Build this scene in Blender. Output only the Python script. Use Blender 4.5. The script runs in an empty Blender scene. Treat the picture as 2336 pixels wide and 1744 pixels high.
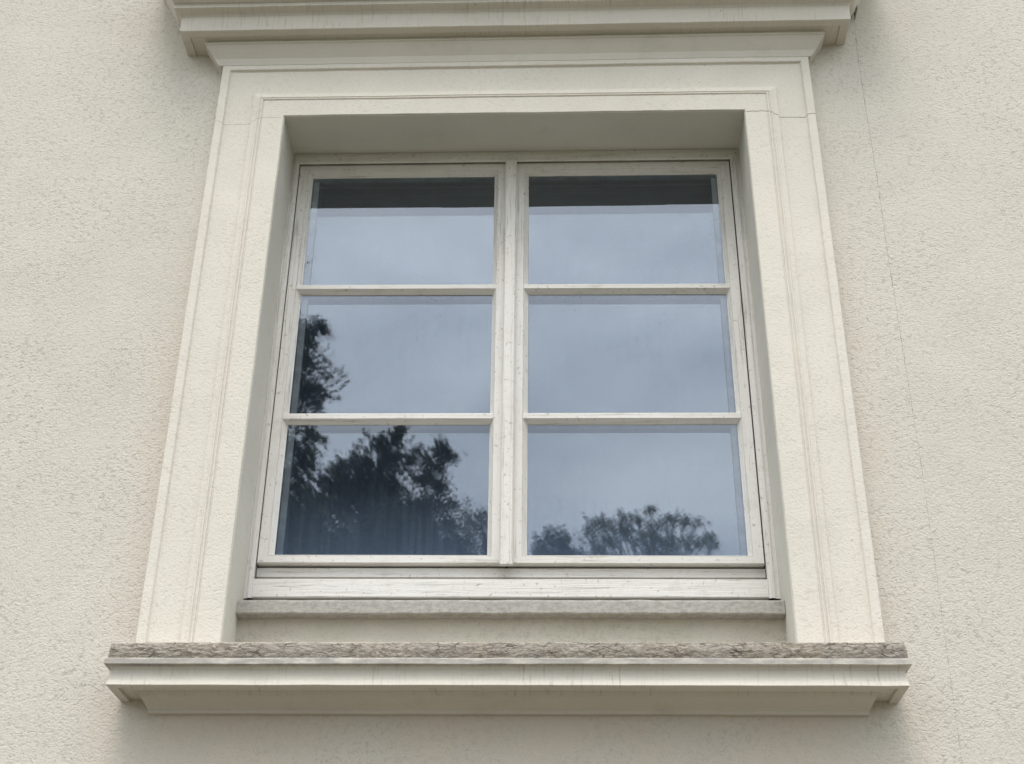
import bpy, math, random
import numpy as np
from mathutils import Vector, Matrix, noise

R = math.radians
scene = bpy.context.scene
col = scene.collection

# ------------------------------------------------------------------ camera
GROUND = -4.0                       # z = 0 is the top of the window opening
cam_d = bpy.data.cameras.new('camera')
cam = bpy.data.objects.new('camera', cam_d)
col.objects.link(cam)
scene.camera = cam
cr = Vector((0.9995, 0.0302, 0.0095)); cu = Vector((0.007, -0.5029, 0.8643)); cf = Vector((-0.0309, 0.8638, 0.5028))
cf.normalize(); cr = (cr - cf * cr.dot(cf)).normalized(); cu = cr.cross(cf)
m = Matrix((cr, cu, -cf)).transposed().to_4x4()
m.translation = Vector((0.1043, -2.7761, -2.4128))
cam.matrix_world = m
cam_d.sensor_width = 36.0
cam_d.lens = 3152.0 / 2336 * 36
cam_d.clip_start = 0.05
cam_d.clip_end = 2000
cam_d.dof.use_dof = True
cam_d.dof.focus_distance = 3.35
cam_d.dof.aperture_fstop = 7.1

# ------------------------------------------------------------------ light
SUN_EL, SUN_AZ = R(64), R(186)      # azimuth clockwise from +Y: in front of the wall, slightly left
w = bpy.data.worlds.new('World')
scene.world = w
w.use_nodes = True
nt = w.node_tree
nt.nodes.clear()
out = nt.nodes.new('ShaderNodeOutputWorld')
sky = nt.nodes.new('ShaderNodeTexSky')
sky.sky_type = 'NISHITA'
sky.sun_disc = False
sky.sun_elevation = SUN_EL
sky.sun_rotation = SUN_AZ
bg1 = nt.nodes.new('ShaderNodeBackground'); bg1.inputs['Strength'].default_value = 0.10
bg2 = nt.nodes.new('ShaderNodeBackground'); bg2.inputs['Strength'].default_value = 1.0
nt.links.new(sky.outputs[0], bg1.inputs['Color'])
tc = nt.nodes.new('ShaderNodeTexCoord')
mp = nt.nodes.new('ShaderNodeMapping'); mp.inputs['Scale'].default_value = (1, 1, 2.2)
mp.inputs['Location'].default_value = (0.35, 0.1, 0.55)
nt.links.new(tc.outputs['Generated'], mp.inputs['Vector'])
nz = nt.nodes.new('ShaderNodeTexNoise'); nz.inputs['Scale'].default_value = 3.4; nz.inputs['Detail'].default_value = 4
nz.inputs['Roughness'].default_value = 0.5; nz.inputs['Distortion'].default_value = 0.4
nt.links.new(mp.outputs[0], nz.inputs['Vector'])
rp = nt.nodes.new('ShaderNodeValToRGB')
rp.color_ramp.elements[0].position = 0.38; rp.color_ramp.elements[0].color = (1.48, 1.57, 1.70, 1)
rp.color_ramp.elements[1].position = 0.62; rp.color_ramp.elements[1].color = (2.32, 2.37, 2.45, 1)
nt.links.new(nz.outputs[0], rp.inputs[0])
# overcast sky: three times brighter overhead than at the horizon
sx = nt.nodes.new('ShaderNodeSeparateXYZ'); nt.links.new(tc.outputs['Generated'], sx.inputs[0])
mr = nt.nodes.new('ShaderNodeMapRange')
mr.inputs['From Min'].default_value = 0; mr.inputs['From Max'].default_value = 1.0; mr.inputs['To Min'].default_value = .56; mr.inputs['To Max'].default_value = 1.85
nt.links.new(sx.outputs['Z'], mr.inputs['Value'])
vm = nt.nodes.new('ShaderNodeVectorMath'); vm.operation = 'SCALE'
nt.links.new(rp.outputs[0], vm.inputs[0]); nt.links.new(mr.outputs[0], vm.inputs['Scale'])
nt.links.new(vm.outputs[0], bg2.inputs['Color'])
mx = nt.nodes.new('ShaderNodeMixShader'); mx.inputs[0].default_value = 0.85
nt.links.new(bg1.outputs[0], mx.inputs[1]); nt.links.new(bg2.outputs[0], mx.inputs[2])
nt.links.new(mx.outputs[0], out.inputs[0])

sd = bpy.data.lights.new('sun', 'SUN')
sd.energy = 2.4; sd.angle = R(24); sd.color = (1.0, 0.955, 0.88)
sun = bpy.data.objects.new('sun', sd); col.objects.link(sun)
dvec = Vector((math.sin(SUN_AZ) * math.cos(SUN_EL), math.cos(SUN_AZ) * math.cos(SUN_EL), math.sin(SUN_EL)))
sun.rotation_euler = (-dvec).to_track_quat('-Z', 'Y').to_euler()

scene.view_settings.view_transform = 'Standard'
scene.view_settings.look = 'None'
scene.view_settings.exposure = -0.18
scene.view_settings.gamma = 1.0
scene.cycles.max_bounces = 8
scene.cycles.transparent_max_bounces = 12
scene.cycles.use_denoising = True

# ------------------------------------------------------------------ materials
class NT:
    """tiny helper for node trees"""
    def __init__(s, name):
        s.m = bpy.data.materials.new(name); s.m.use_nodes = True
        s.t = s.m.node_tree; s.b = s.t.nodes['Principled BSDF']; s.o = s.t.nodes['Material Output']
        s.tc = s.t.nodes.new('ShaderNodeTexCoord')
    def link(s, a, b): s.t.links.new(a, b)
    def map(s, sc=(1, 1, 1), loc=(0, 0, 0), rot=(0, 0, 0)):
        n = s.t.nodes.new('ShaderNodeMapping'); n.inputs['Scale'].default_value = sc
        n.inputs['Location'].default_value = loc; n.inputs['Rotation'].default_value = rot
        s.link(s.tc.outputs['Object'], n.inputs[0]); return n.outputs[0]
    def noise(s, scale, vec=None, detail=3, rough=.55, dist=0, out=0):
        n = s.t.nodes.new('ShaderNodeTexNoise')
        n.inputs['Scale'].default_value = scale; n.inputs['Detail'].default_value = detail
        n.inputs['Roughness'].default_value = rough; n.inputs['Distortion'].default_value = dist
        s.link(vec if vec is not None else s.tc.outputs['Object'], n.inputs['Vector']); return n.outputs[out]
    def vor(s, scale, vec=None, feature='F1'):
        n = s.t.nodes.new('ShaderNodeTexVoronoi'); n.feature = feature
        n.inputs['Scale'].default_value = scale
        s.link(vec if vec is not None else s.tc.outputs['Object'], n.inputs['Vector']); return n.outputs['Distance']
    def ramp(s, fac, lo, hi, a=0.0, b=1.0):
        n = s.t.nodes.new('ShaderNodeMapRange'); n.clamp = True; n.interpolation_type = 'SMOOTHSTEP'
        n.inputs['From Min'].default_value = lo; n.inputs['From Max'].default_value = hi
        n.inputs['To Min'].default_value = a; n.inputs['To Max'].default_value = b
        s.link(fac, n.inputs['Value']); return n.outputs[0]
    def math(s, op, a, b=None, c=None):
        n = s.t.nodes.new('ShaderNodeMath'); n.operation = op
        for i, x in enumerate((a, b, c)):
            if x is None: continue
            if isinstance(x, (int, float)): n.inputs[i].default_value = x
            else: s.link(x, n.inputs[i])
        return n.outputs[0]
    def mix(s, fac, a, b, mode='MIX'):
        n = s.t.nodes.new('ShaderNodeMix'); n.data_type = 'RGBA'; n.blend_type = mode
        for k, x in ((0, fac), (6, a), (7, b)):
            if isinstance(x, (int, float)): n.inputs[k].default_value = x
            elif isinstance(x, tuple): n.inputs[k].default_value = (*x[:3], 1)
            else: s.link(x, n.inputs[k])
        return n.outputs[2]
    def sep(s, vec=None):
        n = s.t.nodes.new('ShaderNodeSeparateXYZ'); s.link(vec if vec is not None else s.tc.outputs['Object'], n.inputs[0])
        return [n.outputs[0], n.outputs[1], s.math('ADD', n.outputs[2], GROUND)]   # the house's meshes are stored relative to its base
    def curve(s, fac, pts, lo, hi):
        """float curve through (x, value in 0..1)"""
        n = s.t.nodes.new('ShaderNodeFloatCurve'); c = n.mapping.curves[0]
        r = s.ramp_lin(fac, lo, hi); s.link(r, n.inputs['Value'])
        P = [((x - lo) / (hi - lo), y) for x, y in pts]; P.sort()
        c.points[0].location = P[0]; c.points[1].location = P[-1]
        for p in P[1:-1]: c.points.new(*p)
        for p in c.points: p.handle_type = 'VECTOR'
        n.mapping.update(); return n.outputs[0]
    def ramp_lin(s, fac, lo, hi):
        n = s.t.nodes.new('ShaderNodeMapRange'); n.clamp = True
        n.inputs['From Min'].default_value = lo; n.inputs['From Max'].default_value = hi
        s.link(fac, n.inputs['Value']); return n.outputs[0]
    def bump(s, h, strength, dist, prev=None):
        n = s.t.nodes.new('ShaderNodeBump'); n.inputs['Strength'].default_value = strength; n.inputs['Distance'].default_value = dist
        s.link(h, n.inputs['Height'])
        if prev is not None: s.link(prev, n.inputs['Normal'])
        return n.outputs[0]
    def done(s, colour, rough=.9, normal=None, spec=.2):
        if isinstance(colour, tuple): s.b.inputs['Base Color'].default_value = (*colour, 1)
        else: s.link(colour, s.b.inputs['Base Color'])
        s.b.inputs['Roughness'].default_value = rough
        s.b.inputs['Specular IOR Level'].default_value = spec
        if normal is not None: s.link(normal, s.b.inputs['Normal'])
        return s.m

def plaster(name, base, cell=0., grain=90., depth=.004, pit=.5, pit_scale=110., pit_lo=.30, pit_hi=.40, tint=.16, crack=None, extra=None):
    n = NT(name)
    # short crooked grooves left by the trowel: domain-warped noise stretched in patches
    warp = n.noise(7, detail=2, out=1)
    v = n.t.nodes.new('ShaderNodeVectorMath'); v.operation = 'MULTIPLY_ADD'
    n.link(warp, v.inputs[0]); v.inputs[1].default_value = (.022, .022, .022); n.link(n.tc.outputs['Object'], v.inputs[2])
    rot = n.t.nodes.new('ShaderNodeMapping'); rot.inputs['Rotation'].default_value = (0, R(28), 0); rot.inputs['Scale'].default_value = (.86, 1, 1.1)
    n.link(v.outputs[0], rot.inputs[0]); vec = rot.outputs[0]
    g1 = n.noise(grain, vec, detail=3, rough=.6)
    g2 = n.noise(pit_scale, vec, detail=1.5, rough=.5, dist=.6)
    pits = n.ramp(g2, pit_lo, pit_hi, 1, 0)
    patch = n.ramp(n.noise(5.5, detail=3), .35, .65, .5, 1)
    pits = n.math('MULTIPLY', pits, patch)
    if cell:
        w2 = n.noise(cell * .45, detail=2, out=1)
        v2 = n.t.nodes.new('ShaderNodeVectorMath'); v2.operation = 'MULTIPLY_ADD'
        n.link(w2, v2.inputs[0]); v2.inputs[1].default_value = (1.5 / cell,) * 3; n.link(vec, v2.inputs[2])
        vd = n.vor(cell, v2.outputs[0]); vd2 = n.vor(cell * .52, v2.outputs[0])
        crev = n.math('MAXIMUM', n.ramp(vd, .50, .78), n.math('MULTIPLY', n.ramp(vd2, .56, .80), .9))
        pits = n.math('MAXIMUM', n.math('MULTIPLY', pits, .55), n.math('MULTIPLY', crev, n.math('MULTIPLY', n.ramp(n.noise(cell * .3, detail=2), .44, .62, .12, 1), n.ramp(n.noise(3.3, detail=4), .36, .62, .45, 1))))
        g1 = n.math('ADD', n.math('MULTIPLY', g1, .6), n.math('ADD', n.math('MULTIPLY', vd, -.55), n.math('MULTIPLY', vd2, -.5)))
    big = n.noise(1.6, detail=4); mid = n.noise(9, detail=3)
    hue = n.noise(6, n.map(loc=(9, 3, 5)), detail=2)
    c = n.mix(n.ramp(hue, .40, .62, 0, tint), base, tuple(b * k for b, k in zip(base, (1.02, .985, 1.0))))
    c = n.mix(n.ramp(hue, .52, .38, 0, tint), c, tuple(b * k for b, k in zip(base, (.965, 1.0, .955))))
    val = n.math('ADD', n.ramp(big, .3, .7, -.03, .03), n.ramp(mid, .3, .7, -.018, .018))
    val = n.math('ADD', val, 1.0)
    hs = n.t.nodes.new('ShaderNodeHueSaturation'); n.link(val, hs.inputs['Value']); n.link(c, hs.inputs['Color']); c = hs.outputs[0]
    # fine grain tone (grit of two colours)
    grit = n.noise(330, detail=2)
    c = n.mix(n.ramp(grit, .42, .30, 0, .22), c, (base[0] * .6, base[1] * .58, base[2] * .52))
    c = n.mix(n.math('MULTIPLY', pits, pit), c, (base[0] * .32, base[1] * .30, base[2] * .26))  # pits and crevices darkened in colour in place of their self-shadow
    speck = n.vor(23, n.map(loc=(.3, .2, .7)))
    c = n.mix(n.math('MULTIPLY', n.ramp(speck, .075, .045), n.ramp(n.noise(3.1), .54, .68, 0, .45)), c, (base[0] * .25, base[1] * .22, base[2] * .2))
    if extra: c = extra(n, c)
    h = n.math('SUBTRACT', n.math('MULTIPLY', g1, 1.0), n.math('MULTIPLY', pits, .45))
    if crack:
        cm = crack(n)
        c = n.mix(cm, c, (.10, .09, .075)); h = n.math('SUBTRACT', h, cm)
    nb = n.bump(h, 1.0, depth)
    return n.done(c, .95, nb, .1)

def wall_crack(n):
    s = n.sep(); lo, hi = -2.4, .7
    base = [(.7, .926), (.311, .9234), (.2156, .9183), (.0164, .918), (-.2, .9198), (-.4175, .9166), (-.719, .9173), (-1.0055, .9183), (-1.2675, .9146), (-1.517, .9098), (-1.68, .907), (-2.4, .91)]
    x0 = n.curve(s[2], [(z, (x - .88) / .08) for z, x in base], lo, hi)
    x0 = n.math('MULTIPLY_ADD', x0, .08, .88)
    wob = n.math('MULTIPLY_ADD', n.noise(55, n.map((0, 0, 1)), detail=2), .006, -.003)
    d = n.math('ABSOLUTE', n.math('SUBTRACT', n.math('SUBTRACT', s[0], x0), wob))
    d = n.math('SUBTRACT', d, n.ramp(n.noise(18, n.map((0, 0, 1), loc=(0, 0, 8)), detail=4), .45, .75, -.0003, .0005))
    line = n.ramp(d, .0009, .0001)
    brk = n.ramp(n.noise(30, n.map((0, 0, 1), loc=(0, 0, 4))), .33, .5, .35, 1)
    fade = n.ramp(s[2], -1.7, .25, .42, .75)
    return n.math('MULTIPLY', n.math('MULTIPLY', line, brk), fade)

def surround_crack(n):
    s = n.sep()
    ax = n.math('ABSOLUTE', s[0])
    z0 = n.curve(ax, [(.59, .55), (.655, .60), (.668, .45), (.69, .10), (.75, .12), (.765, .5), (.79, .45)], .59, .79)
    z0 = n.math('MULTIPLY_ADD', z0, .02, -.034)
    wob = n.math('MULTIPLY_ADD', n.noise(90, n.map((1, 0, 0)), detail=2), .004, -.002)
    d = n.math('ABSOLUTE', n.math('SUBTRACT', n.math('SUBTRACT', s[2], z0), wob))
    line = n.ramp(d, .0016, .0005)
    side = n.ramp(s[0], -.1, .1, .45, 1)
    return n.math('MULTIPLY', n.math('MULTIPLY', line, n.ramp(ax, .598, .602)), n.math('MULTIPLY', side, .8))

def wall_stain(n, c):
    # pinkish-beige lime stain following the surround and the lower corners of the sill
    s = n.sep(); ax = n.math('ABSOLUTE', s[0])
    d = n.ramp(ax, .775, .90, 1, 0)
    hgt = n.ramp(s[2], -.1, -1.0, 0, 1)
    nn = n.ramp(n.noise(4.5, detail=4), .35, .6)
    f = n.math('MULTIPLY', n.math('MULTIPLY', d, hgt), n.math('MULTIPLY', nn, .6))
    return n.mix(f, c, (.56, .495, .42))

CREAM = (.575, .543, .480)
TRIM = (.635, .60, .532)
M = {}
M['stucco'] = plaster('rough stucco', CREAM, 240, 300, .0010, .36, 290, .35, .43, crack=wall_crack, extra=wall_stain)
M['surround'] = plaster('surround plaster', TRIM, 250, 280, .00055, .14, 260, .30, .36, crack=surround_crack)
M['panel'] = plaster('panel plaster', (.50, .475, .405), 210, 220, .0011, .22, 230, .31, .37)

def smooth_render(name, base, streak=.0, band=None, streak_col=(.30, .26, .21), rough_dirt=0.):
    n = NT(name)
    big = n.noise(2.3, detail=4); fine = n.noise(180, detail=3)
    val = n.math('ADD', n.ramp(big, .3, .7, .955, 1.04), n.ramp(fine, .3, .7, -.02, .02))
    hs = n.t.nodes.new('ShaderNodeHueSaturation'); n.link(val, hs.inputs['Value'])
    hs.inputs['Color'].default_value = (*base, 1); c = hs.outputs[0]
    if streak:
        st = n.noise(1, n.map((190, 12, 13)), detail=4, rough=.7)
        fade = n.ramp(n.noise(3.5), .35, .6)
        zs = n.sep()[2]     # rain runs only stain the upright faces and the lip under the cornice
        inz = lambda lo, hi: n.math('MULTIPLY', n.math('GREATER_THAN', zs, lo), n.math('LESS_THAN', zs, hi))
        fade = n.math('MULTIPLY', fade, n.math('MAXIMUM', inz(.2395, .31), inz(-1.5585, -1.517)))
        c = n.mix(n.math('MULTIPLY', n.math('MULTIPLY', n.ramp(st, .54, .70), fade), streak), c, streak_col)
    if rough_dirt:
        dn = n.noise(60, n.map((1, 1, 1.6)), detail=6, rough=.75)
        c = n.mix(n.ramp(dn, .40, .62, 0, rough_dirt), c, (.20, .188, .17))
    if band:   # grey weathered fillets, and dust caught in blotches
        z_ = n.sep()[2]; zz = n.math('ADD', z_, n.math('MULTIPLY_ADD', n.noise(60), .004, -.002))
        f_ = n.math('MULTIPLY', n.ramp(zz, band[0] - .002, band[0] + .001), n.ramp(zz, band[1] + .002, band[1] - .001))
        c = n.mix(n.math('MULTIPLY', f_, n.ramp(n.noise(22, n.map((1, 1, 3)), detail=5, rough=.7), .30, .62, .35, .95)), c, (.30, .285, .262))
    bl = n.noise(11, n.map((1, 1, 1.5)), detail=6, rough=.72)
    c = n.mix(n.ramp(bl, .50, .74, 0, .22), c, (.36, .33, .27))
    sp = n.vor(17, n.map(loc=(2.3, .2, .7)))
    c = n.mix(n.math('MULTIPLY', n.ramp(sp, .06, .035), n.ramp(n.noise(4.1), .5, .6, 0, .6)), c, (.12, .10, .08))
    nb = n.bump(n.noise(70, detail=5, rough=.65), .6, .0016)
    return n.done(c, .9, nb, .15)
M['moulding'] = smooth_render('moulding render', (.585, .555, .49), .6, (-1.5172, -1.49))
M['reveal'] = smooth_render('reveal render', (.565, .55, .49))
M['subsill'] = smooth_render('subsill stone', (.37, .357, .325), .3, None, (.17, .16, .15), .55)

def coping_mat():
    n = NT('weathered coping')
    v = n.map((1, 1, 2.6))
    a = n.noise(70, v, detail=7, rough=.75, dist=.5)
    b = n.noise(6, detail=3)
    c = n.mix(n.ramp(a, .42, .58), (.47, .42, .345), (.27, .235, .19))
    c = n.mix(n.ramp(n.noise(150, v, detail=4, rough=.7), .45, .34, 0, .6), c, (.14, .12, .10))
    c = n.mix(n.ramp(b, .45, .65, 0, .5), c, (.40, .37, .335))
    cr = n.vor(75, n.map((.5, 1, 1.8)), 'DISTANCE_TO_EDGE')
    cm = n.math('MULTIPLY', n.ramp(cr, .06, .01), n.ramp(n.noise(18), .42, .62, 0, .75))
    c = n.mix(cm, c, (.10, .085, .07))
    s = n.sep()
    top = n.ramp(n.math('ADD', s[2], n.math('MULTIPLY', n.noise(40), .005)), -1.4695, -1.4670)
    c = n.mix(n.math('MULTIPLY', top, .8), c, (.62, .56, .49))
    h = n.math('SUBTRACT', a, n.math('MULTIPLY', cm, .5))
    return n.done(c, .95, n.bump(h, 1.0, .006), .1)
M['coping'] = coping_mat()

def paint(name, stretch, base=(.675, .66, .63)):
    n = NT(name)
    v = n.map(stretch)
    a = n.noise(1, v, detail=6, rough=.7)
    v2 = n.map(tuple(x * 2.1 for x in stretch), loc=(3, 1, 7)); b = n.noise(1, v2, detail=5, rough=.7)
    area = n.ramp(n.noise(4.5, detail=4), .38, .62)
    c = n.mix(n.ramp(n.noise(3, detail=4), .35, .65, 0, .8), base, tuple(x * k for x, k in zip(base, (.93, .92, .90))))
    c = n.mix(n.math('MULTIPLY', n.ramp(a, .47, .36), n.math('MULTIPLY_ADD', area, .65, .15)), c, (.36, .34, .30))
    c = n.mix(n.ramp(n.noise(19, n.map((1, 1, 1), loc=(5, 5, 5)), detail=6, rough=.75), .50, .74, 0, .26), c, (.40, .35, .27))
    c = n.mix(n.math('MULTIPLY', n.ramp(b, .39, .31), .7), c, (.22, .20, .17))
    c = n.mix(n.math('MULTIPLY', n.ramp(n.noise(95, detail=4, rough=.7), .40, .31), .6), c, (.25, .22, .18))
    return n.done(c, .55, n.bump(n.math('ADD', a, b), .7, .0012), .35)
M['paint_v'] = paint('weathered white paint, upright grain', (160, 160, 5))
M['paint_h'] = paint('weathered white paint, level grain', (5, 160, 160))

def simple(name, c, rough=.8, metal=0):
    n = NT(name); n.b.inputs['Metallic'].default_value = metal
    cc = n.mix(n.ramp(n.noise(25, detail=4), .3, .7), tuple(x * .8 for x in c), tuple(min(1, x * 1.15) for x in c))
    return n.done(cc, rough, None, .3)
M['spacer'] = simple('aluminium spacer', (.50, .53, .55), .5)
M['room'] = simple('unlit room darkness', (.035, .035, .037))  # near-black walls put the unlit room's darkness into the colour
M['gap_shade'] = simple('painted rebate shade', (.16, .15, .13))  # dark colour stands in for the shade inside the frame gaps
M['flash_shade'] = simple('zinc flashing', (.075, .065, .055), .6, .3)
M['cable'] = simple('black cable', (.035, .033, .033), .6)
M['debris'] = simple('dry twigs', (.20, .175, .12), .9)
M['roof'] = simple('roof felt', (.08, .08, .085), .9)

def glass():
    n = NT('window glass'); t = n.t; t.nodes.remove(n.b)
    wob = n.bump(n.noise(3.2, detail=1), .05, .0012)
    fr = t.nodes.new('ShaderNodeFresnel'); fr.inputs['IOR'].default_value = 1.52
    f = n.math('MINIMUM', n.math('MULTIPLY', fr.outputs[0], 3.4), 1.0)
    gl = t.nodes.new('ShaderNodeBsdfGlossy'); gl.inputs['Roughness'].default_value = 0.0
    gl.inputs['Color'].default_value = (.80, .88, .985, 1); n.link(wob, gl.inputs['Normal'])
    tr = t.nodes.new('ShaderNodeBsdfTransparent'); tr.inputs['Color'].default_value = (.90, .93, .93, 1)
    m1 = t.nodes.new('ShaderNodeMixShader'); n.link(f, m1.inputs[0]); n.link(tr.outputs[0], m1.inputs[1]); n.link(gl.outputs[0], m1.inputs[2])
    # dust and rain runs on the outer sheet
    s = n.sep()
    run = n.noise(1, n.map((95, 1, 3)), detail=4, rough=.65)
    run = n.ramp(run, .42, .72)
    low = n.ramp(s[2], -.96, -1.19, 0, 1)
    spots = n.ramp(n.noise(210, n.map((1, 1, .6)), detail=2), .60, .72)
    spots = n.math('MULTIPLY', spots, n.ramp(n.noise(6), .45, .62, .15, 1))
    dust = n.math('ADD', n.math('MULTIPLY', run, .018), n.math('MULTIPLY', spots, .07))
    dust = n.math('ADD', dust, n.math('MULTIPLY', low, n.math('MULTIPLY_ADD', run, .02, .095)))
    dust = n.math('ADD', dust, .028)
    df = t.nodes.new('ShaderNodeBsdfDiffuse'); df.inputs['Color'].default_value = (.33, .46, .68, 1)
    m2 = t.nodes.new('ShaderNodeMixShader'); n.link(dust, m2.inputs[0]); n.link(m1.outputs[0], m2.inputs[1]); n.link(df.outputs[0], m2.inputs[2])
    # dark dried specks
    vo = n.vor(60, n.map((1.3, 1, .8), loc=(.1, 0, .3)))
    sp = n.math('MULTIPLY', n.ramp(vo, .13, .07), n.ramp(n.noise(5, n.map(loc=(4, 2, 9))), .5, .62, 0, .35))
    dk = t.nodes.new('ShaderNodeBsdfDiffuse'); dk.inputs['Color'].default_value = (.10, .11, .12, 1)
    m3 = t.nodes.new('ShaderNodeMixShader'); n.link(sp, m3.inputs[0]); n.link(m2.outputs[0], m3.inputs[1]); n.link(dk.outputs[0], m3.inputs[2])
    n.link(m3.outputs[0], n.o.inputs[0]); return n.m
M['glass'] = glass()
def glass_inner():
    n = NT('inner sheet glass'); t = n.t; t.nodes.remove(n.b)
    fr = t.nodes.new('ShaderNodeFresnel'); fr.inputs['IOR'].default_value = 1.52
    f = n.math('MINIMUM', n.math('MULTIPLY', fr.outputs[0], 3.4), 1.0)
    wob = n.bump(n.noise(2.1, detail=1), .05, .0012)
    gl = t.nodes.new('ShaderNodeBsdfGlossy'); gl.inputs['Roughness'].default_value = 0.0
    gl.inputs['Color'].default_value = (.80, .88, .985, 1); n.link(wob, gl.inputs['Normal'])
    tr = t.nodes.new('ShaderNodeBsdfTransparent'); tr.inputs['Color'].default_value = (.90, .93, .93, 1)
    m1 = t.nodes.new('ShaderNodeMixShader'); n.link(f, m1.inputs[0]); n.link(tr.outputs[0], m1.inputs[1]); n.link(gl.outputs[0], m1.inputs[2])
    n.link(m1.outputs[0], n.o.inputs[0]); return n.m
M['glass_in'] = glass_inner()

# ------------------------------------------------------------------ mesh helpers
WZ = [-9, -1.55, -1.28, -1.19, -.80, -.43, -.04, 0, .245, 9]
WC = [-.001, -.001, -.0015, -.003, -.0027, -.004, 0, 0, .002, .002]
def warp(x, y, z):
    """the old house is a little out of level: lines tilt by a few millimetres"""
    c = float(np.interp(z, WZ, WC))
    if y > .03: c -= 0
    k = max(0., 1 - max(0, abs(x) - .9) / .5)
    return (x, y, z + c * x / .55 * k)

class MB:
    def __init__(s): s.v = []; s.f = []; s.mi = []; s.mats = []
    def mat(s, m):
        if m not in s.mats: s.mats.append(m)
        return s.mats.index(m)
    def add(s, vs, fs, m):
        o = len(s.v); s.v += vs; i = s.mat(m)
        for f in fs: s.f.append(tuple(a + o for a in f)); s.mi.append(i)
    def box(s, x0, x1, y0, y1, z0, z1, m):
        vs = [(x, y, z) for x in (x0, x1) for y in (y0, y1) for z in (z0, z1)]
        s.add(vs, [(0, 1, 3, 2), (4, 6, 7, 5), (0, 4, 5, 1), (2, 3, 7, 6), (0, 2, 6, 4), (1, 5, 7, 3)], m)
    def tube(s, pts, rad, m, n=6):
        pts = [Vector(p) for p in pts]; rings = []; vs = []
        for i, p in enumerate(pts):
            d = (pts[min(i + 1, len(pts) - 1)] - pts[max(i - 1, 0)]).normalized()
            a = d.cross(Vector((0, 0, 1)));
            if a.length < .05: a = d.cross(Vector((1, 0, 0)))
            a.normalize(); b = d.cross(a); r = rad[i] if isinstance(rad, (list, tuple)) else rad
            vs += [tuple(p + (a * math.cos(2 * math.pi * k / n) + b * math.sin(2 * math.pi * k / n)) * r) for k in range(n)]
        fs = [(i * n + k, i * n + (k + 1) % n, (i + 1) * n + (k + 1) % n, (i + 1) * n + k) for i in range(len(pts) - 1) for k in range(n)]
        s.add(vs, fs, m)
    def build(s, name, parent=None, do_warp=True, off=(0, 0, 0), smooth=False):
        me = bpy.data.meshes.new(name)
        vs = [warp(*v) for v in s.v] if do_warp else s.v
        vs = [(a - off[0], b - off[1], c - off[2]) for a, b, c in vs]
        me.from_pydata(vs, [], s.f)
        for mt in s.mats: me.materials.append(mt)
        me.polygons.foreach_set('material_index', s.mi)
        if smooth: me.polygons.foreach_set('use_smooth', [True] * len(s.f))
        me.update()
        o = bpy.data.objects.new(name, me); col.objects.link(o)
        if parent is not None: o.parent = parent
        return o

def jit(x, y, z, amp, sc=14.):
    n = noise.noise_vector(Vector((x * sc, y * sc + 7, z * sc)))
    n2 = noise.noise_vector(Vector((x * 2, y * 2 + 3, z * 2)))
    return (x + n.x * amp * .4, y + n.y * amp + n2.y * amp, z + n.z * amp + n2.z * amp * .8)

def ledge(mb, prof, m, step=.01, amp=.0006, jag=0.):
    """horizontal moulding with returns: prof = (projection, z, half width)"""
    rows = []
    n = int(1.7 / step)
    ts = [i / n for i in range(n + 1)]
    for p, z, wd in prof:
        row = []
        k = max(1, int(p / .02)) if False else 4
        for j in range(k): row.append((-wd, -p * j / k, z))
        for t in ts: row.append((-wd + 2 * wd * t, -p, z))
        for j in range(k - 1, -1, -1): row.append((wd, -p * j / k, z))
        out_ = []
        for (x, y, zz) in row:
            q = jit(x + .0, y, zz, amp)
            if jag: q = (q[0], q[1] , q[2] + jag * noise.noise(Vector((x * 90, p * 50, 1.7))) )
            out_.append((q[0] , min(q[1], 0.004) if y < -1e-6 else 0.004, q[2]))
        rows.append(out_)
    L = len(rows[0]); vs = [v for r in rows for v in r]
    fs = [(a * L + i, (a + 1) * L + i, (a + 1) * L + i + 1, a * L + i + 1) for a in range(len(rows) - 1) for i in range(L - 1)]
    mb.add(vs, fs, m)

def gate(mb, prof, x0, x1, zt, zb, m, step=.012, amp=.0005, top_m=None):
    """profile (u outward, y) swept up the left side, over the head and down the right side, mitred"""
    nz = int((zt - zb) / step); nx = int((x1 - x0) / step)
    rows = []
    for pr in prof:
        u, y = pr[:2]; uz = pr[2] if len(pr) > 2 else u
        row = []
        for i in range(nz): row.append((x0 - u, y, zb + (zt + uz - zb) * i / nz))
        for i in range(nx): row.append((x0 - u + (x1 - x0 + 2 * u) * i / nx, y, zt + uz))
        for i in range(nz + 1): row.append((x1 + u, y, zt + uz + (zb - zt - uz) * i / nz))
        rows.append([jit(*q, amp) for q in row])
    L = len(rows[0]); vs = [v for r in rows for v in r]
    fs = [(a * L + i, a * L + i + 1, (a + 1) * L + i + 1, (a + 1) * L + i) for a in range(len(rows) - 1) for i in range(L - 1)]
    mb.add(vs, fs, m)

def ring(mb, prof, x0, x1, z0, z1, mv, mh, sides='lbrt'):
    """closed picture-frame sweep; prof = (inset left, right, top, bottom, y)"""
    C = []
    for il, ir, it, ib, y in prof:
        C.append([(x0 + il, y, z0 + ib), (x1 - ir, y, z0 + ib), (x1 - ir, y, z1 - it), (x0 + il, y, z1 - it)])
    seg = {'b': (0, 1, mh), 'r': (1, 2, mv), 't': (2, 3, mh), 'l': (3, 0, mv)}
    for k in sides:
        a, b, mm = seg[k]
        vs = []; fs = []
        for r in C: vs += [r[a], r[b]]
        for i in range(len(C) - 1): fs.append((2 * i, 2 * i + 1, 2 * i + 3, 2 * i + 2))
        mb.add(vs, fs, mm)

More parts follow.
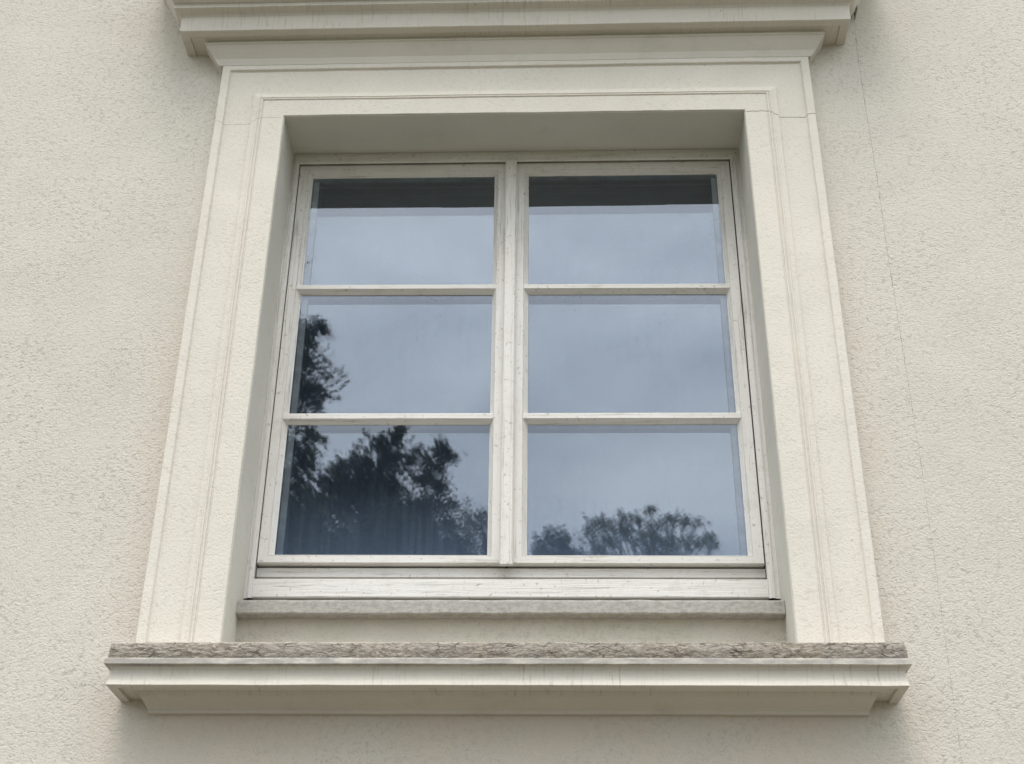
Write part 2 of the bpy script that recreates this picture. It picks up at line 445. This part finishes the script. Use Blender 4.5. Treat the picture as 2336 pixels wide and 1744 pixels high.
def tag(o, label=None, cat=None, group=None, kind=None):
    if label: o['label'] = label
    if cat: o['category'] = cat
    if group: o['group'] = group
    if kind: o['kind'] = kind
    return o

# ------------------------------------------------------------------ ground
def ground():
    n = NT('lawn')
    c = n.mix(n.ramp(n.noise(1.3, detail=6, rough=.7), .35, .65), (.06, .08, .032), (.09, .105, .05))
    n.done(c, .95, n.bump(n.noise(60, detail=4), 1, .02), .1); lawn = n.m
    mb = MB(); S = 120
    vs = [(-S + 2 * S * i / 40, -2 * S + 2.2 * S * j / 44, GROUND) for j in range(45) for i in range(41)]
    mb.add(vs, [(j * 41 + i, j * 41 + i + 1, (j + 1) * 41 + i + 1, (j + 1) * 41 + i) for j in range(44) for i in range(40)], lawn)
    g = mb.build('ground', do_warp=False); tag(g, kind='structure')
    n = NT('gravel')
    vo = n.vor(70)
    c = n.mix(n.ramp(vo, .2, .8), (.20, .18, .145), (.12, .105, .085))
    n.done(c, .95, n.bump(vo, 1, .01), .1)
    mb = MB()
    mb.add([(-14, -9.5, GROUND + .004), (14, -9.5, GROUND + .004), (14, .0, GROUND + .004), (-14, .0, GROUND + .004)], [(0, 1, 2, 3)], n.m)
    tag(mb.build('path', do_warp=False), kind='structure')
ground()

# ------------------------------------------------------------------ house
house = bpy.data.objects.new('house', None); col.objects.link(house)
house.location = (0, 0, GROUND)
tag(house, 'cream stucco house with a tall white casement window in a moulded plaster surround', 'house')
OFF = (0, 0, GROUND)
def hb(mb, name, parent=house, **k):
    o = mb.build(name, parent, off=OFF if parent is house else (0, 0, 0), **k)
    return o

# wall with the window hole, and the closed body behind it
mb = MB()
X = [-6, -1.6, -1.2, -.9, -.61, .61, .9, 1.2, 1.6, 6]; Z = [GROUND, -2.2, -1.9, -1.55, .012, .4, .8, 3.2]
for i in range(len(X) - 1):
    for j in range(len(Z) - 1):
        if X[i] == -.61 and Z[j] == -1.55: continue
        mb.add([(X[i], 0, Z[j]), (X[i + 1], 0, Z[j]), (X[i + 1], 0, Z[j + 1]), (X[i], 0, Z[j + 1])], [(0, 1, 2, 3)], M['stucco'])
mb.add([(-6, 0, GROUND), (-6, 8, GROUND), (-6, 8, 3.2), (-6, 0, 3.2)], [(0, 1, 2, 3)], M['stucco'])
mb.add([(6, 0, GROUND), (6, 8, GROUND), (6, 8, 3.2), (6, 0, 3.2)], [(0, 1, 2, 3)], M['stucco'])
mb.add([(-6, 8, GROUND), (6, 8, GROUND), (6, 8, 3.2), (-6, 8, 3.2)], [(0, 1, 2, 3)], M['stucco'])
wall = hb(mb, 'wall')
mb = MB()   # hipped roof with a modest overhang
e = .25
mb.add([(-6 - e, -e, 3.2), (6 + e, -e, 3.2), (6 + e, 8 + e, 3.2), (-6 - e, 8 + e, 3.2), (-2.5, 4, 5.6), (2.5, 4, 5.6)],
       [(0, 1, 5, 4), (1, 2, 5), (2, 3, 4, 5), (3, 0, 4), (3, 2, 1, 0)], M['roof'])
hb(mb, 'roof', do_warp=False)
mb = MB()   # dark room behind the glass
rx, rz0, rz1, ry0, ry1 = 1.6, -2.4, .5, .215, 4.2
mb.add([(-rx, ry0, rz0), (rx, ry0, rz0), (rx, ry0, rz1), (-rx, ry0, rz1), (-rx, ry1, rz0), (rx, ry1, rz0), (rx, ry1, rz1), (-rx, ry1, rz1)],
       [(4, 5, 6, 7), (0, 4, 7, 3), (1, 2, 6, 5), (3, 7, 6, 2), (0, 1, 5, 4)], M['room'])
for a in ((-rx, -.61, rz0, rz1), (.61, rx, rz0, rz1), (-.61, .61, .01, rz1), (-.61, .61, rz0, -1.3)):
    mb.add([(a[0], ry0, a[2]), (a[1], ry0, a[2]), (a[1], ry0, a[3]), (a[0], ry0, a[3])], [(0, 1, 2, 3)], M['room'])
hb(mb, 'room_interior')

# surround (architrave) round the opening
mb = MB()
prof = [(0.0016, -.0410, .0016), (.003, -.0426, .003), (0.0560, -0.0430, 0.0520), (0.0575, -0.0410, 0.0535), (0.0600, -0.0410, 0.0560), (0.0612, -0.0438, 0.0572), (0.0640, -0.0438, 0.0600), (0.0652, -0.0402, 0.0612), (0.0680, -0.0402, 0.0640), (0.0695, -0.0422, 0.0655), (0.0730, -0.0412, 0.0690), (0.0747, -0.0378, 0.0707), (0.0880, -0.0350, 0.0840), (0.0897, -0.0290, 0.0857),
        (.1585, -.0270, .1690), (.1600, -.0280, .1705), (.1618, -.0322, .1725), (.1635, -.0335, .174),
        (.1815, -.0335, .1925), (.1830, -.0320, .194), (.1834, .004, .1944)]
gate(mb, prof, -.5927, .5962, -.018, -1.46, M['surround'], amp=.0008)
surround = hb(mb, 'window_surround')
mb = MB()
gate(mb, [(-.0054 + .0016, -.0405), (-.0054, -.038), (0, .132), (0, .215)], -.598, .6016, 0, -1.50, M['reveal'], amp=.0004, step=.02)
mb.v = [(x, y, z - .0128 * min(1, max(0, (.132 - y) / .17)) * min(1, max(0, (z + 1.5) / 1.5))) for x, y, z in mb.v]
hb(mb, 'window_reveal')

# apron panel and its ledge under the window
mb = MB()
nxp = 60
mb.add([(-.61 + 1.22 * i / nxp, .098 + .001 * math.sin(i * .7), z) for z in (-1.31, -1.36, -1.42, -1.50) for i in range(nxp + 1)],
       [(j * (nxp + 1) + i, (j + 1) * (nxp + 1) + i, (j + 1) * (nxp + 1) + i + 1, j * (nxp + 1) + i + 1) for j in range(3) for i in range(nxp)], M['panel'])
hb(mb, 'apron_panel')
mb = MB()
prof = [(.150, -1.2835), (.0712, -1.3065), (.0680, -1.3085), (.0665, -1.3125), (.0655, -1.3375), (.0675, -1.3400), (.080, -1.3405), (.110, -1.340)]
n_ = 90
rows = []
for y, z in prof:
    rows.append([jit(-.5965 + 1.195 * i / n_, y, z, .0013, 22) for i in range(n_ + 1)])
L = n_ + 1
mb.add([v for r in rows for v in r], [(a * L + i, (a + 1) * L + i, (a + 1) * L + i + 1, a * L + i + 1) for a in range(len(rows) - 1) for i in range(n_)], M['subsill'])
hb(mb, 'inner_ledge')

# main sill
mb = MB()
prof = [(.1175, -1.5025, .7985), (.1190, -1.5045, .8000), (.1235, -1.5062, .8030), (.1245, -1.5168, .8040), (.1120, -1.5190, .7950), (.1085, -1.5250, .7925), (.1090, -1.5330, .7930), (.1110, -1.5460, .7940),
        (.1145, -1.5568, .7965), (.1130, -1.5580, .7955), (.0965, -1.5580, .7775), (.0955, -1.5520, .7765), (.0600, -1.5520, .7500), (.0585, -1.5540, .7470), (.0500, -1.5600, .7440),
        (.0350, -1.5670, .7395), (.0200, -1.5730, .7365), (.0150, -1.5765, .7350), (.0135, -1.5770, .7345), (.0130, -1.5840, .7335), (.0, -1.5845, .7320)]
ledge(mb, prof, M['moulding'], amp=.0006)
sill = hb(mb, 'window_sill')
mb = MB()   # rough flaking top slab, displaced for real
nx, nzr = 760, 20
vs = []; seq = []
for j in range(nzr + 1):
    t = j / nzr; z = -1.4695 - t * .0345
    p = .1165 + .0035 * math.sin(t * math.pi); wd = .795 + .004 * t
    row = [(-wd, -p * k / 8, z) for k in range(8)] + [(-wd + 2 * wd * i / nx, -p, z) for i in range(nx + 1)] + [(wd, -p * k / 8, z) for k in range(7, -1, -1)]
    for (x, y, zz) in row:
        d = 0
        if y < -.001:
            q = Vector((x * 45, 0, zz * 75)); d = .0015 * noise.fractal(q, .5, 2.3, 6)
            d -= .0018 * max(0, noise.noise(Vector((x * 9, 3, zz * 60))) - .15)
        edge = (.0009 * noise.noise(Vector((x * 70, 5, 0))) + .0007 * noise.noise(Vector((x * 11, 9, 0)))) if j in (0, nzr) else 0
        if abs(x) < wd - 1e-5: vs.append((x, y - d, zz + edge))
        else: vs.append((x + math.copysign(d, x), y, zz + edge))
L = len(vs) // (nzr + 1)
mb.add(vs, [(a * L + i, (a + 1) * L + i, (a + 1) * L + i + 1, a * L + i + 1) for a in range(nzr) for i in range(L - 1)], M['coping'])
top = [vs[i] for i in range(L)]
inner = [(max(-.79, min(.79, x)) * .99, min(0.1, y + .012) if abs(y) > .1 else y, z + .0015) for x, y, z in top]
back = [(x, .10, -1.456) for x, y, z in inner]
o = 0
mb.add(top + inner + back, [(i, i + 1, L + i + 1, L + i) for i in range(L - 1)] + [(L + i, L + i + 1, 2 * L + i + 1, 2 * L + i) for i in range(L - 1)], M['coping'])
hb(mb, 'sill_coping')

# cornice
mb = MB()
prof = [(.0, .500, .985), (.235, .470, .985), (.240, .462, .985), (.240, .445, .980), (.232, .440, .975), (.220, .415, .960), (.205, .385, .945), (.185, .360, .932), (.160, .340, .920), (.140, .326, .912), (.124, .317, .908),
        (.1165, .3150, .9060), (.1150, .3080, .9040), (.1190, .3060, .9060), (.1185, .3010, .9050), (.1080, .2985, .8990), (.0985, .2950, .8915), (.0945, .2890, .8885), (.0940, .2650, .8880), (.0940, .2410, .8880),
        (.0925, .2400, .8865), (.0710, .2400, .8650), (.0700, .2440, .8640), (.0620, .2400, .8290), (.0550, .2380, .8235), (.0545, .2310, .8235), (.0610, .2290, .8250), (.0610, .2250, .8250), (.0570, .2235, .8230),
        (.0530, .2140, .8160), (.0470, .2030, .8080), (.0410, .1930, .8020), (.0385, .1890, .8000), (.0380, .1860, .7975), (.0350, .1720, .7880), (.0345, .1700, .7870), (.0, .1690, .7860)]
ledge(mb, prof, M['moulding'], amp=.0007)
cornice = hb(mb, 'cornice')
mb = MB()   # metal flashing turned down at both ends; dark strips also stand in for side shadow
mb.box(-.99, .99, -.246, .0, .5015, .5035, M['flash_shade'])
for sx_ in (-1, 1):
    mb.tube([(sx_ * x, y, z) for x, y, z in ((.906, -.012, .312), (.915, -.010, .338), (.930, -.008, .372), (.950, -.008, .412), (.984, -.008, .480))], [.003, .005, .0055, .0055, .0055], M['flash_shade'], 6)
hb(mb, 'flashing')

# ------------------------------------------------------------------ window (part of the house, with its own pieces)
FV, FH = M['paint_v'], M['paint_h']
mb = MB()
fx0, fx1, fz1, fz0 = -.5965, .5985, -.0005, -1.279
# outer frame: three sides
ring(mb, [(-.003, -.004, 0, 0, .1325), (.0060, .0075, .0100, 0, .1330), (.0062, .0080, .0105, 0, .1290), (.0150, .0150, .0330, 0, .1290), (.0152, .0155, .0335, 0, .1300),
          (.0158, .0210, .0350, 0, .1305), (.0162, .0214, .0354, 0, .1320)], fx0, fx1, fz0, fz1, FV, FH, 'lrt')
ring(mb, [(.0162, .0214, .0354, 0, .1320), (.0162, .0214, .0354, 0, .1395)], fx0, fx1, fz0, fz1, FV, M['gap_shade'], 'lrt')
ring(mb, [(.0162, .0214, .0354, 0, .1395), (.0162, .0214, .0354, 0, .2140)], fx0, fx1, fz0, fz1, M['gap_shade'], M['gap_shade'], 'lrt')
# lower rail, painted rebate shade and weather board between the jambs
mb.box(-.5802, .5770, .1570, .2000, -1.2180, -1.1970, FH)
mb.box(-.5802, .5770, .1750, .2010, -1.2300, -1.1700, M['gap_shade'])
mb.add([(-.5800, .1360, -1.2315), (.5768, .1360, -1.2315), (.5768, .1325, -1.2335), (-.5800, .1325, -1.2335), (.5768, .1325, -1.2745), (-.5800, .1325, -1.2745),
        (.5768, .1345, -1.2765), (-.5800, .1345, -1.2765), (.5768, .20, -1.2765), (-.5800, .20, -1.2765), (-.5800, .200, -1.2310), (.5768, .200, -1.2310)],
       [(10, 11, 1, 0), (0, 1, 2, 3), (3, 2, 4, 5), (5, 4, 6, 7), (7, 6, 8, 9)], FH)
win = hb(mb, 'window'); tag(win, 'white weathered double casement window with six panes')
win_off = (0, 0, GROUND)
def wb(mb, name, **k): return mb.build(name, win, off=OFF, **k)

PANES = []
def casement(x0, x1, fl, fr_, gl, gr):
    """fl/fr_: face widths left and right, gl/gr: inset of the glass edge"""
    mb = MB(); z1, z0 = -.0325, -1.1911
    P = [(0, 0, 0, 0, .2000), (0, 0, 0, 0, .1418), (.0014, .0014, .0012, .0012, .1400)]
    g = .0014
    P += [(fl - g, fr_ - g, .0260 - g, .0186 - g, .1400), (fl - g * .7, fr_ - g * .7, .0260 - g * .6, .0186 - g * .6, .1416), (fl, fr_, .0260, .0186, .1404)]
    P += [(gl - .001, gr - .001, .0332, .0250, .1550), (gl, gr, .0342, .0258, .1556), (gl, gr, .0342, .0258, .2000)]
    ring(mb, P, x0, x1, z0, z1, FV, FH)
    s = wb(mb, 'sash')
    gx0, gx1 = x0 + gl, x1 - gr; bx0, bx1 = x0 + fl - .0006, x1 - fr_ + .0006
    tops = [(-.0667, None)]
    zb = -1.1653
    M1 = (-.4270, -.4402); M2 = (-.8020, -.8168)
    for zt, zl in (M1, M2):
        mm = MB()
        vs = [(gx0 - .0012, .1556, zt + .0085), (gx1 + .0012, .1556, zt + .0085), (bx0, .1418, zt + .0008), (bx1, .1418, zt + .0008), (bx0, .1398, zt - .0008), (bx1, .1398, zt - .0008), (bx0, .1398, zl + .0006), (bx1, .1398, zl + .0006),
              (bx0 + .0005, .1410, zl), (bx1 - .0005, .1410, zl), (gx0 - .0012, .1556, zl - .0088), (gx1 + .0012, .1556, zl - .0088), (gx0, .1990, zl - .0088), (gx1, .1990, zl - .0088), (gx0, .1990, zt + .0085), (gx1, .1990, zt + .0085)]
        mm.add(vs, [(0, 1, 3, 2), (2, 3, 5, 4), (4, 5, 7, 6), (6, 7, 9, 8), (8, 9, 11, 10), (10, 11, 13, 12), (14, 15, 1, 0)], FH)
        wb(mm, 'glazing_bar')
    for pz1, pz0 in ((-.0667, M1[0] + .0085), (M1[1] - .0088, M2[0] + .0085), (M2[1] - .0088, zb)):
        pm = MB()
        a, b = gx0 + .0003, gx1 - .0003; c, d = pz0 + .0003, pz1 - .0003
        tilt = random.uniform(-.0006, .0006); tlt2 = random.uniform(-.0006, .0006)
        t1, t2 = random.uniform(0, .0012), random.uniform(0, .0012)
        pm.add([(a, .1565 + t1, c), (b, .1565 + t2, c), (b, .1565 + t1, d), (a, .1565 + t2 * .5, d)], [(0, 1, 2, 3)], M['glass'])
        pm.add([(a, .1775, c), (b, .1775 + tilt, c), (b, .1775 + tilt + tlt2, d), (a, .1775 + tlt2, d)], [(0, 1, 2, 3)], M['glass_in'])
        ring(pm, [(0, 0, 0, 0, .1590), (0, 0, 0, 0, .1765)], a, b, c, d, M['spacer'], M['spacer'])
        e0, e1 = (a, a + .0150) if x0 < -.3 else (b - .0135, b)      # edge of the inner casement on the hinge side
        pm.box(e0 + (0.0002 if x0 < -.3 else 0), e1 - (0 if x0 < -.3 else .0002), .1700, .1760, c + .0002, d - .0002, M['spacer'])
        wb(pm, 'window_pane')
random.seed(4)
casement(-.5790, -.0105, .0244, .0336, .0355, .0425)
casement(-.0065, .5750, .0338, .0256, .0448, .0340)
# astragal strip over the meeting stiles
mb = MB()
a0, a1, at, ab = -.0232, .0068, -.0350, -1.2000
pf = [(a0, .1402), (a0, .1262), (a0 + .0030, .1222), (a1 - .0085, .1222), (a1 - .0080, .1230), (a1 - .0074, .1222), (a1 - .0030, .1222), (a1, .1262), (a1, .1402)]
nn = len(pf)
mb.add([(x, y, at - (.002 if 0 < i < nn - 1 else 0)) for i, (x, y) in enumerate(pf)] + [(x, y, ab + (.0015 if y > .13 else 0)) for x, y in pf],
       [(i, i + 1, nn + i + 1, nn + i) for i in range(nn - 1)] + [tuple(range(nn))] + [tuple(range(2 * nn - 1, nn - 1, -1))], FV)
wb(mb, 'astragal')

# ------------------------------------------------------------------ small things by the cornice
mb = MB()
K = [(.9235, -.006, .325), (.926, -.010, .345), (.932, -.018, .365), (.938, -.022, .385), (.948, -.020, .400), (.957, -.014, .418), (.959, -.010, .440), (.953, -.008, .462), (.940, -.010, .478)]
pts = []
for i in range(len(K) - 1):
    a_, b_ = Vector(K[i]), Vector(K[i + 1])
    for t in (0, .33, .66): pts.append(a_.lerp(b_, t) + Vector((.0012 * math.sin(i * 5 + t * 9), 0, .001 * math.cos(i * 7 + t * 5))))
mb.tube(pts + [K[-1]], .0014, M['cable'], 6)
mb.tube([(.9235, -.006, .325), (.929, -.020, .350), (.9325, -.030, .385), (.938, -.030, .43), (.944, -.02, .48)], [.0012, .003, .0022, .003, .002], M['debris'], 6)
cb = mb.build('cable', off=(.925, -.012, .325)); cb.location = (.925, -.012, .325)
tag(cb, 'thin dark looped cable hanging beside the right end of the cornice', 'cable')

# ------------------------------------------------------------------ trees (seen mirrored in the panes)
def leaf_mat(name, c0, c1):
    n = NT(name)
    c = n.mix(n.ramp(n.noise(1.4, detail=3), .35, .65), c0, c1)
    m_ = n.done(c, .6, None, .2); return m_
LEAF_D = leaf_mat('dark leaves', (.030, .045, .022), (.055, .075, .035))
LEAF_L = leaf_mat('spring leaves', (.06, .07, .035), (.10, .11, .055))
BARK = simple('bark', (.10, .085, .065), .9)
def tree(name, base, top_fork, lobes, leaves, size, lm, label, seed, tw=.22, limb=.05, clump=.045, twigs=0, group=None, fillk=1., tipk=.12):
    rng = random.Random(seed); nr = np.random.default_rng(seed)
    root = bpy.data.objects.new(name, None); col.objects.link(root); root.location = base
    tag(root, label, 'tree', group)
    B = Vector(base); mb = MB()
    F = Vector(top_fork)
    tp = [B.lerp(F, t) + Vector((.12 * math.sin(t * 5 + seed), .1 * math.cos(t * 4), 0)) * t for t in [0, .04, .12, .25, .4, .55, .7, .85, 1.]]
    tr = [tw * 1.5, tw * 1.15, tw, tw * .93, tw * .82, tw * .7, tw * .55, tw * .4, tw * .25]
    mb.tube(tp, tr, BARK, 10)
    tips = []
    for (lx, ly, lz, lr) in lobes:
        c = Vector((lx, ly, lz))
        k = min(len(tp) - 1, max(3, int(len(tp) * max(.35, min(.98, (lz - lr - B.z) / max(.1, F.z - B.z) * .8)))))
        s_ = tp[k]; mid = s_.lerp(c, .5) + Vector((rng.uniform(-.2, .2), rng.uniform(-.2, .2), -.12 * (c - s_).length * rng.uniform(.2, 1)))
        P = [s_, s_.lerp(mid, .5) + Vector((0, 0, -.05)), mid, mid.lerp(c, .5) + Vector((rng.uniform(-.08, .08), 0, rng.uniform(-.05, .08))), c]
        r0 = min(tr[k] * .6, limb * (.6 + lr))
        mb.tube(P, [r0, r0 * .8, r0 * .6, r0 * .42, r0 * .25], BARK, 6)
        for q in range(int(6 + twigs * lr)):
            d = Vector((rng.gauss(0, 1), rng.gauss(0, 1), abs(rng.gauss(.5, .8)))).normalized() * lr * rng.uniform(.7, 1.1)
            st = P[3].lerp(c, rng.random()); e = c + d
            mb.tube([st, st.lerp(e, .5) + Vector((rng.uniform(-.1, .1) * lr, rng.uniform(-.1, .1) * lr, 0)), e], [r0 * .28, r0 * .18, .006], BARK, 4)
            tips.append((e, lr))
    mb.build('trunk', root, do_warp=False, off=base, smooth=True)
    # leaves: small quads set along many outward and upward growing sprigs, so the outline is ragged
    tot = sum(l[3] ** 2 for l in lobes); Ps = []
    for (lx, ly, lz, lr) in lobes:
        n = int(leaves * lr ** 2 / tot); per = 16; ns = max(6, n // per)
        d = nr.normal(size=(ns, 3)); d[:, 2] = d[:, 2] * .9 + .45; d /= np.linalg.norm(d, axis=1)[:, None]
        r0 = lr * .9 * nr.random((ns, 1)) ** .5
        st = np.array([lx, ly, lz]) + d * r0 * fillk
        up = d + np.array([0, 0, .7]) + nr.normal(size=(ns, 3)) * .45; up /= np.linalg.norm(up, axis=1)[:, None]
        ln = (.10 + .34 * nr.random((ns, 1)) ** 2) * (.7 + lr)
        t = nr.random((ns, per, 1))
        pts_ = st[:, None, :] + up[:, None, :] * ln[:, None, :] * t + nr.normal(size=(ns, per, 3)) * clump * (1.15 - .6 * t)
        Ps.append(pts_.reshape(-1, 3))
    if tips:
        tt = np.array([list(t[0]) for t in tips]); n = int(leaves * tipk)
        Ps.append(tt[nr.integers(0, len(tt), n)] + nr.normal(size=(n, 3)) * clump * .9)
    P = np.concatenate(Ps); n = len(P)
    a = nr.normal(size=(n, 3)); a /= np.linalg.norm(a, axis=1)[:, None]
    b = np.cross(a, nr.normal(size=(n, 3))); b /= np.linalg.norm(b, axis=1)[:, None]
    s_ = (size * (.6 + .8 * nr.random((n, 1))))
    V = np.stack([P - a * s_ * .5, P + b * s_ * .32 , P + a * s_ * .5, P - b * s_ * .32], 1).reshape(-1, 3) - np.array(base)
    me = bpy.data.meshes.new('crown'); me.vertices.add(4 * n); me.vertices.foreach_set('co', V.ravel())
    me.loops.add(4 * n); me.loops.foreach_set('vertex_index', np.arange(4 * n))
    me.polygons.add(n); me.polygons.foreach_set('loop_start', np.arange(0, 4 * n, 4)); me.polygons.foreach_set('loop_total', np.full(n, 4))
    me.materials.append(lm); me.update(); me.validate()
    o = bpy.data.objects.new('crown', me); col.objects.link(o); o.parent = root
    return root

rg = random.Random(11)
def fill(cx, cy, cz, rx, ry, rz, n, r0, r1):
    L = []
    while len(L) < n:
        x, y, z = rg.uniform(-1, 1), rg.uniform(-1, 1), rg.uniform(-1, 1)
        if x * x + y * y + z * z > 1: continue
        L.append((cx + x * rx, cy + y * ry, cz + z * rz, rg.uniform(r0, r1)))
    return L
# tall tree at the left edge
A = [(-4.15, -17.5, 10.55, .22), (-3.97, -17.5, 10.60, .20), (-4.35, -17.5, 10.15, .40), (-4.20, -17.5, 9.85, .25), (-4.5, -17.4, 9.5, .45), (-4.05, -17.5, 9.15, .30), (-3.92, -17.5, 9.30, .16),
     (-4.45, -17.5, 8.7, .50), (-3.95, -17.6, 8.35, .32), (-4.3, -17.4, 7.9, .55), (-3.85, -17.5, 7.95, .28), (-4.2, -17.5, 7.2, .6), (-5.0, -17.5, 10.9, .6), (-5.6, -17.4, 11.6, .8), (-5.1, -17.6, 9.9, .6)]
A = [(x - .10, y, z, r_ * .9) for x, y, z, r_ in A]
A += [(-4.65, -17.4, z_, .45) for z_ in (7.4, 8.1, 9.0, 9.9, 10.4)]
A += fill(-6.3, -17.6, 9.0, 1.9, 1.9, 3.4, 26, .6, .95) + fill(-4.9, -17.4, 6.6, 1.2, 1.3, 1.4, 10, .5, .8)
tree('broadleaf_tree', (-6.4, -17.6, GROUND), (-6.2, -17.6, 8.5), A, 88000, .07, LEAF_D, 'tall dark leafy tree mirrored at the left edge of the left casement', 3, .26, group='trees mirrored in the window')
# dense rounded tree filling the lower left pane
B_ = [(-3.85, -20.6, 9.30, .35), (-3.6, -20.6, 9.5, .33), (-3.28, -20.6, 9.95, .28), (-3.3, -20.7, 9.5, .4), (-2.92, -20.7, 10.05, .22), (-2.88, -20.7, 10.30, .12), (-2.9, -20.7, 9.6, .35), (-2.52, -20.7, 9.65, .28), (-2.2, -20.8, 9.65, .20), (-2.05, -20.8, 9.95, .15), (-1.95, -20.8, 9.85, .12),
      (-2.4, -20.7, 9.2, .35), (-2.1, -20.8, 9.1, .22), (-1.95, -20.8, 8.8, .22), (-2.4, -20.7, 8.7, .4), (-1.9, -20.8, 8.35, .25), (-3.8, -20.6, 8.7, .6), (-3.1, -20.7, 8.8, .6), (-2.6, -20.7, 8.1, .6)]
B_ = [(x, y, z - .06, r_ * .8) for x, y, z, r_ in B_]
B_ += fill(-3.6, -20.8, 7.3, 1.7, 1.7, 1.7, 22, .45, .7)
tree('broadleaf_tree', (-3.4, -20.9, GROUND), (-3.3, -20.8, 7.4), B_, 62000, .07, LEAF_D, 'dense rounded tree mirrored in the lower left pane beside the taller one', 7, .24, group='trees mirrored in the window')
# thin twiggy tree at its right
Cc = [(-1.7, -21.6, 8.9, .14), (-1.6, -21.6, 8.7, .2), (-1.35, -21.6, 8.95, .12), (-1.2, -21.6, 8.7, .2), (-1.5, -21.6, 8.4, .3), (-1.15, -21.6, 8.2, .3), (-1.7, -21.6, 8.0, .3), (-1.3, -21.6, 7.7, .4), (-.95, -21.6, 7.9, .25), (-1.75, -21.5, 7.3, .4), (-1.0, -21.6, 7.2, .4), (-.75, -21.6, 7.5, .2)]
tree('slender_tree', (-1.4, -21.6, GROUND), (-1.4, -21.6, 7.6), Cc, 2200, .06, LEAF_L, 'thin twiggy tree mirrored beside the middle stiles of the lower left pane', 13, .12, .05, .05, 40, group='trees mirrored in the window', tipk=.6)
# far trees low in the right casement
D_ = [(.05, -30.9, 12.45, .33), (-.25, -30.9, 12.1, .35), (.35, -30.9, 12.3, .28), (.0, -30.9, 11.8, .5), (-.5, -30.9, 11.7, .35), (.5, -30.9, 11.8, .4)] + fill(.0, -31, 10.6, 1.1, 1.1, 1.3, 12, .4, .6)
tree('broadleaf_tree', (0., -31, GROUND), (0., -31, 10.8), D_, 11000, .09, LEAF_D, 'small dense tree mirrored at the foot of the lower right pane', 17, .2, group='trees mirrored in the window')
tips_ = [(.85, 11.55), (1.05, 11.8), (1.3, 11.95), (1.5, 12.12), (1.75, 12.05), (2.0, 12.15), (2.2, 11.95), (2.45, 12.12), (2.7, 11.98), (2.95, 12.05), (3.15, 12.08), (3.35, 11.9), (3.6, 11.88), (3.75, 11.65), (3.9, 11.45), (1.8, 11.8), (2.55, 11.75), (3.05, 11.6), (3.95, 11.2)]
E_ = [(x, -28.8 + rg.uniform(-.5, .5), z, rg.uniform(.08, .17)) for x, z in tips_] + [(1.2, -28.8, 11.4, .3), (1.6, -28.8, 11.6, .3), (2.0, -28.8, 11.6, .28), (1.5, -28.8, 11.2, .35), (.9, -28.8, 11.2, .3), (2.4, -28.8, 11.6, .25), (2.9, -28.8, 11.5, .25), (3.4, -28.8, 11.4, .25)]
E_ += fill(2.3, -28.8, 10.6, 1.8, 1.2, .8, 14, .3, .45)
tree('spreading_tree', (2.4, -28.8, GROUND), (2.4, -28.8, 9.6), E_, 4000, .07, LEAF_L, 'broad half bare tree mirrored low in the lower right pane', 23, .24, .06, .06, 34, group='trees mirrored in the window', tipk=.5)
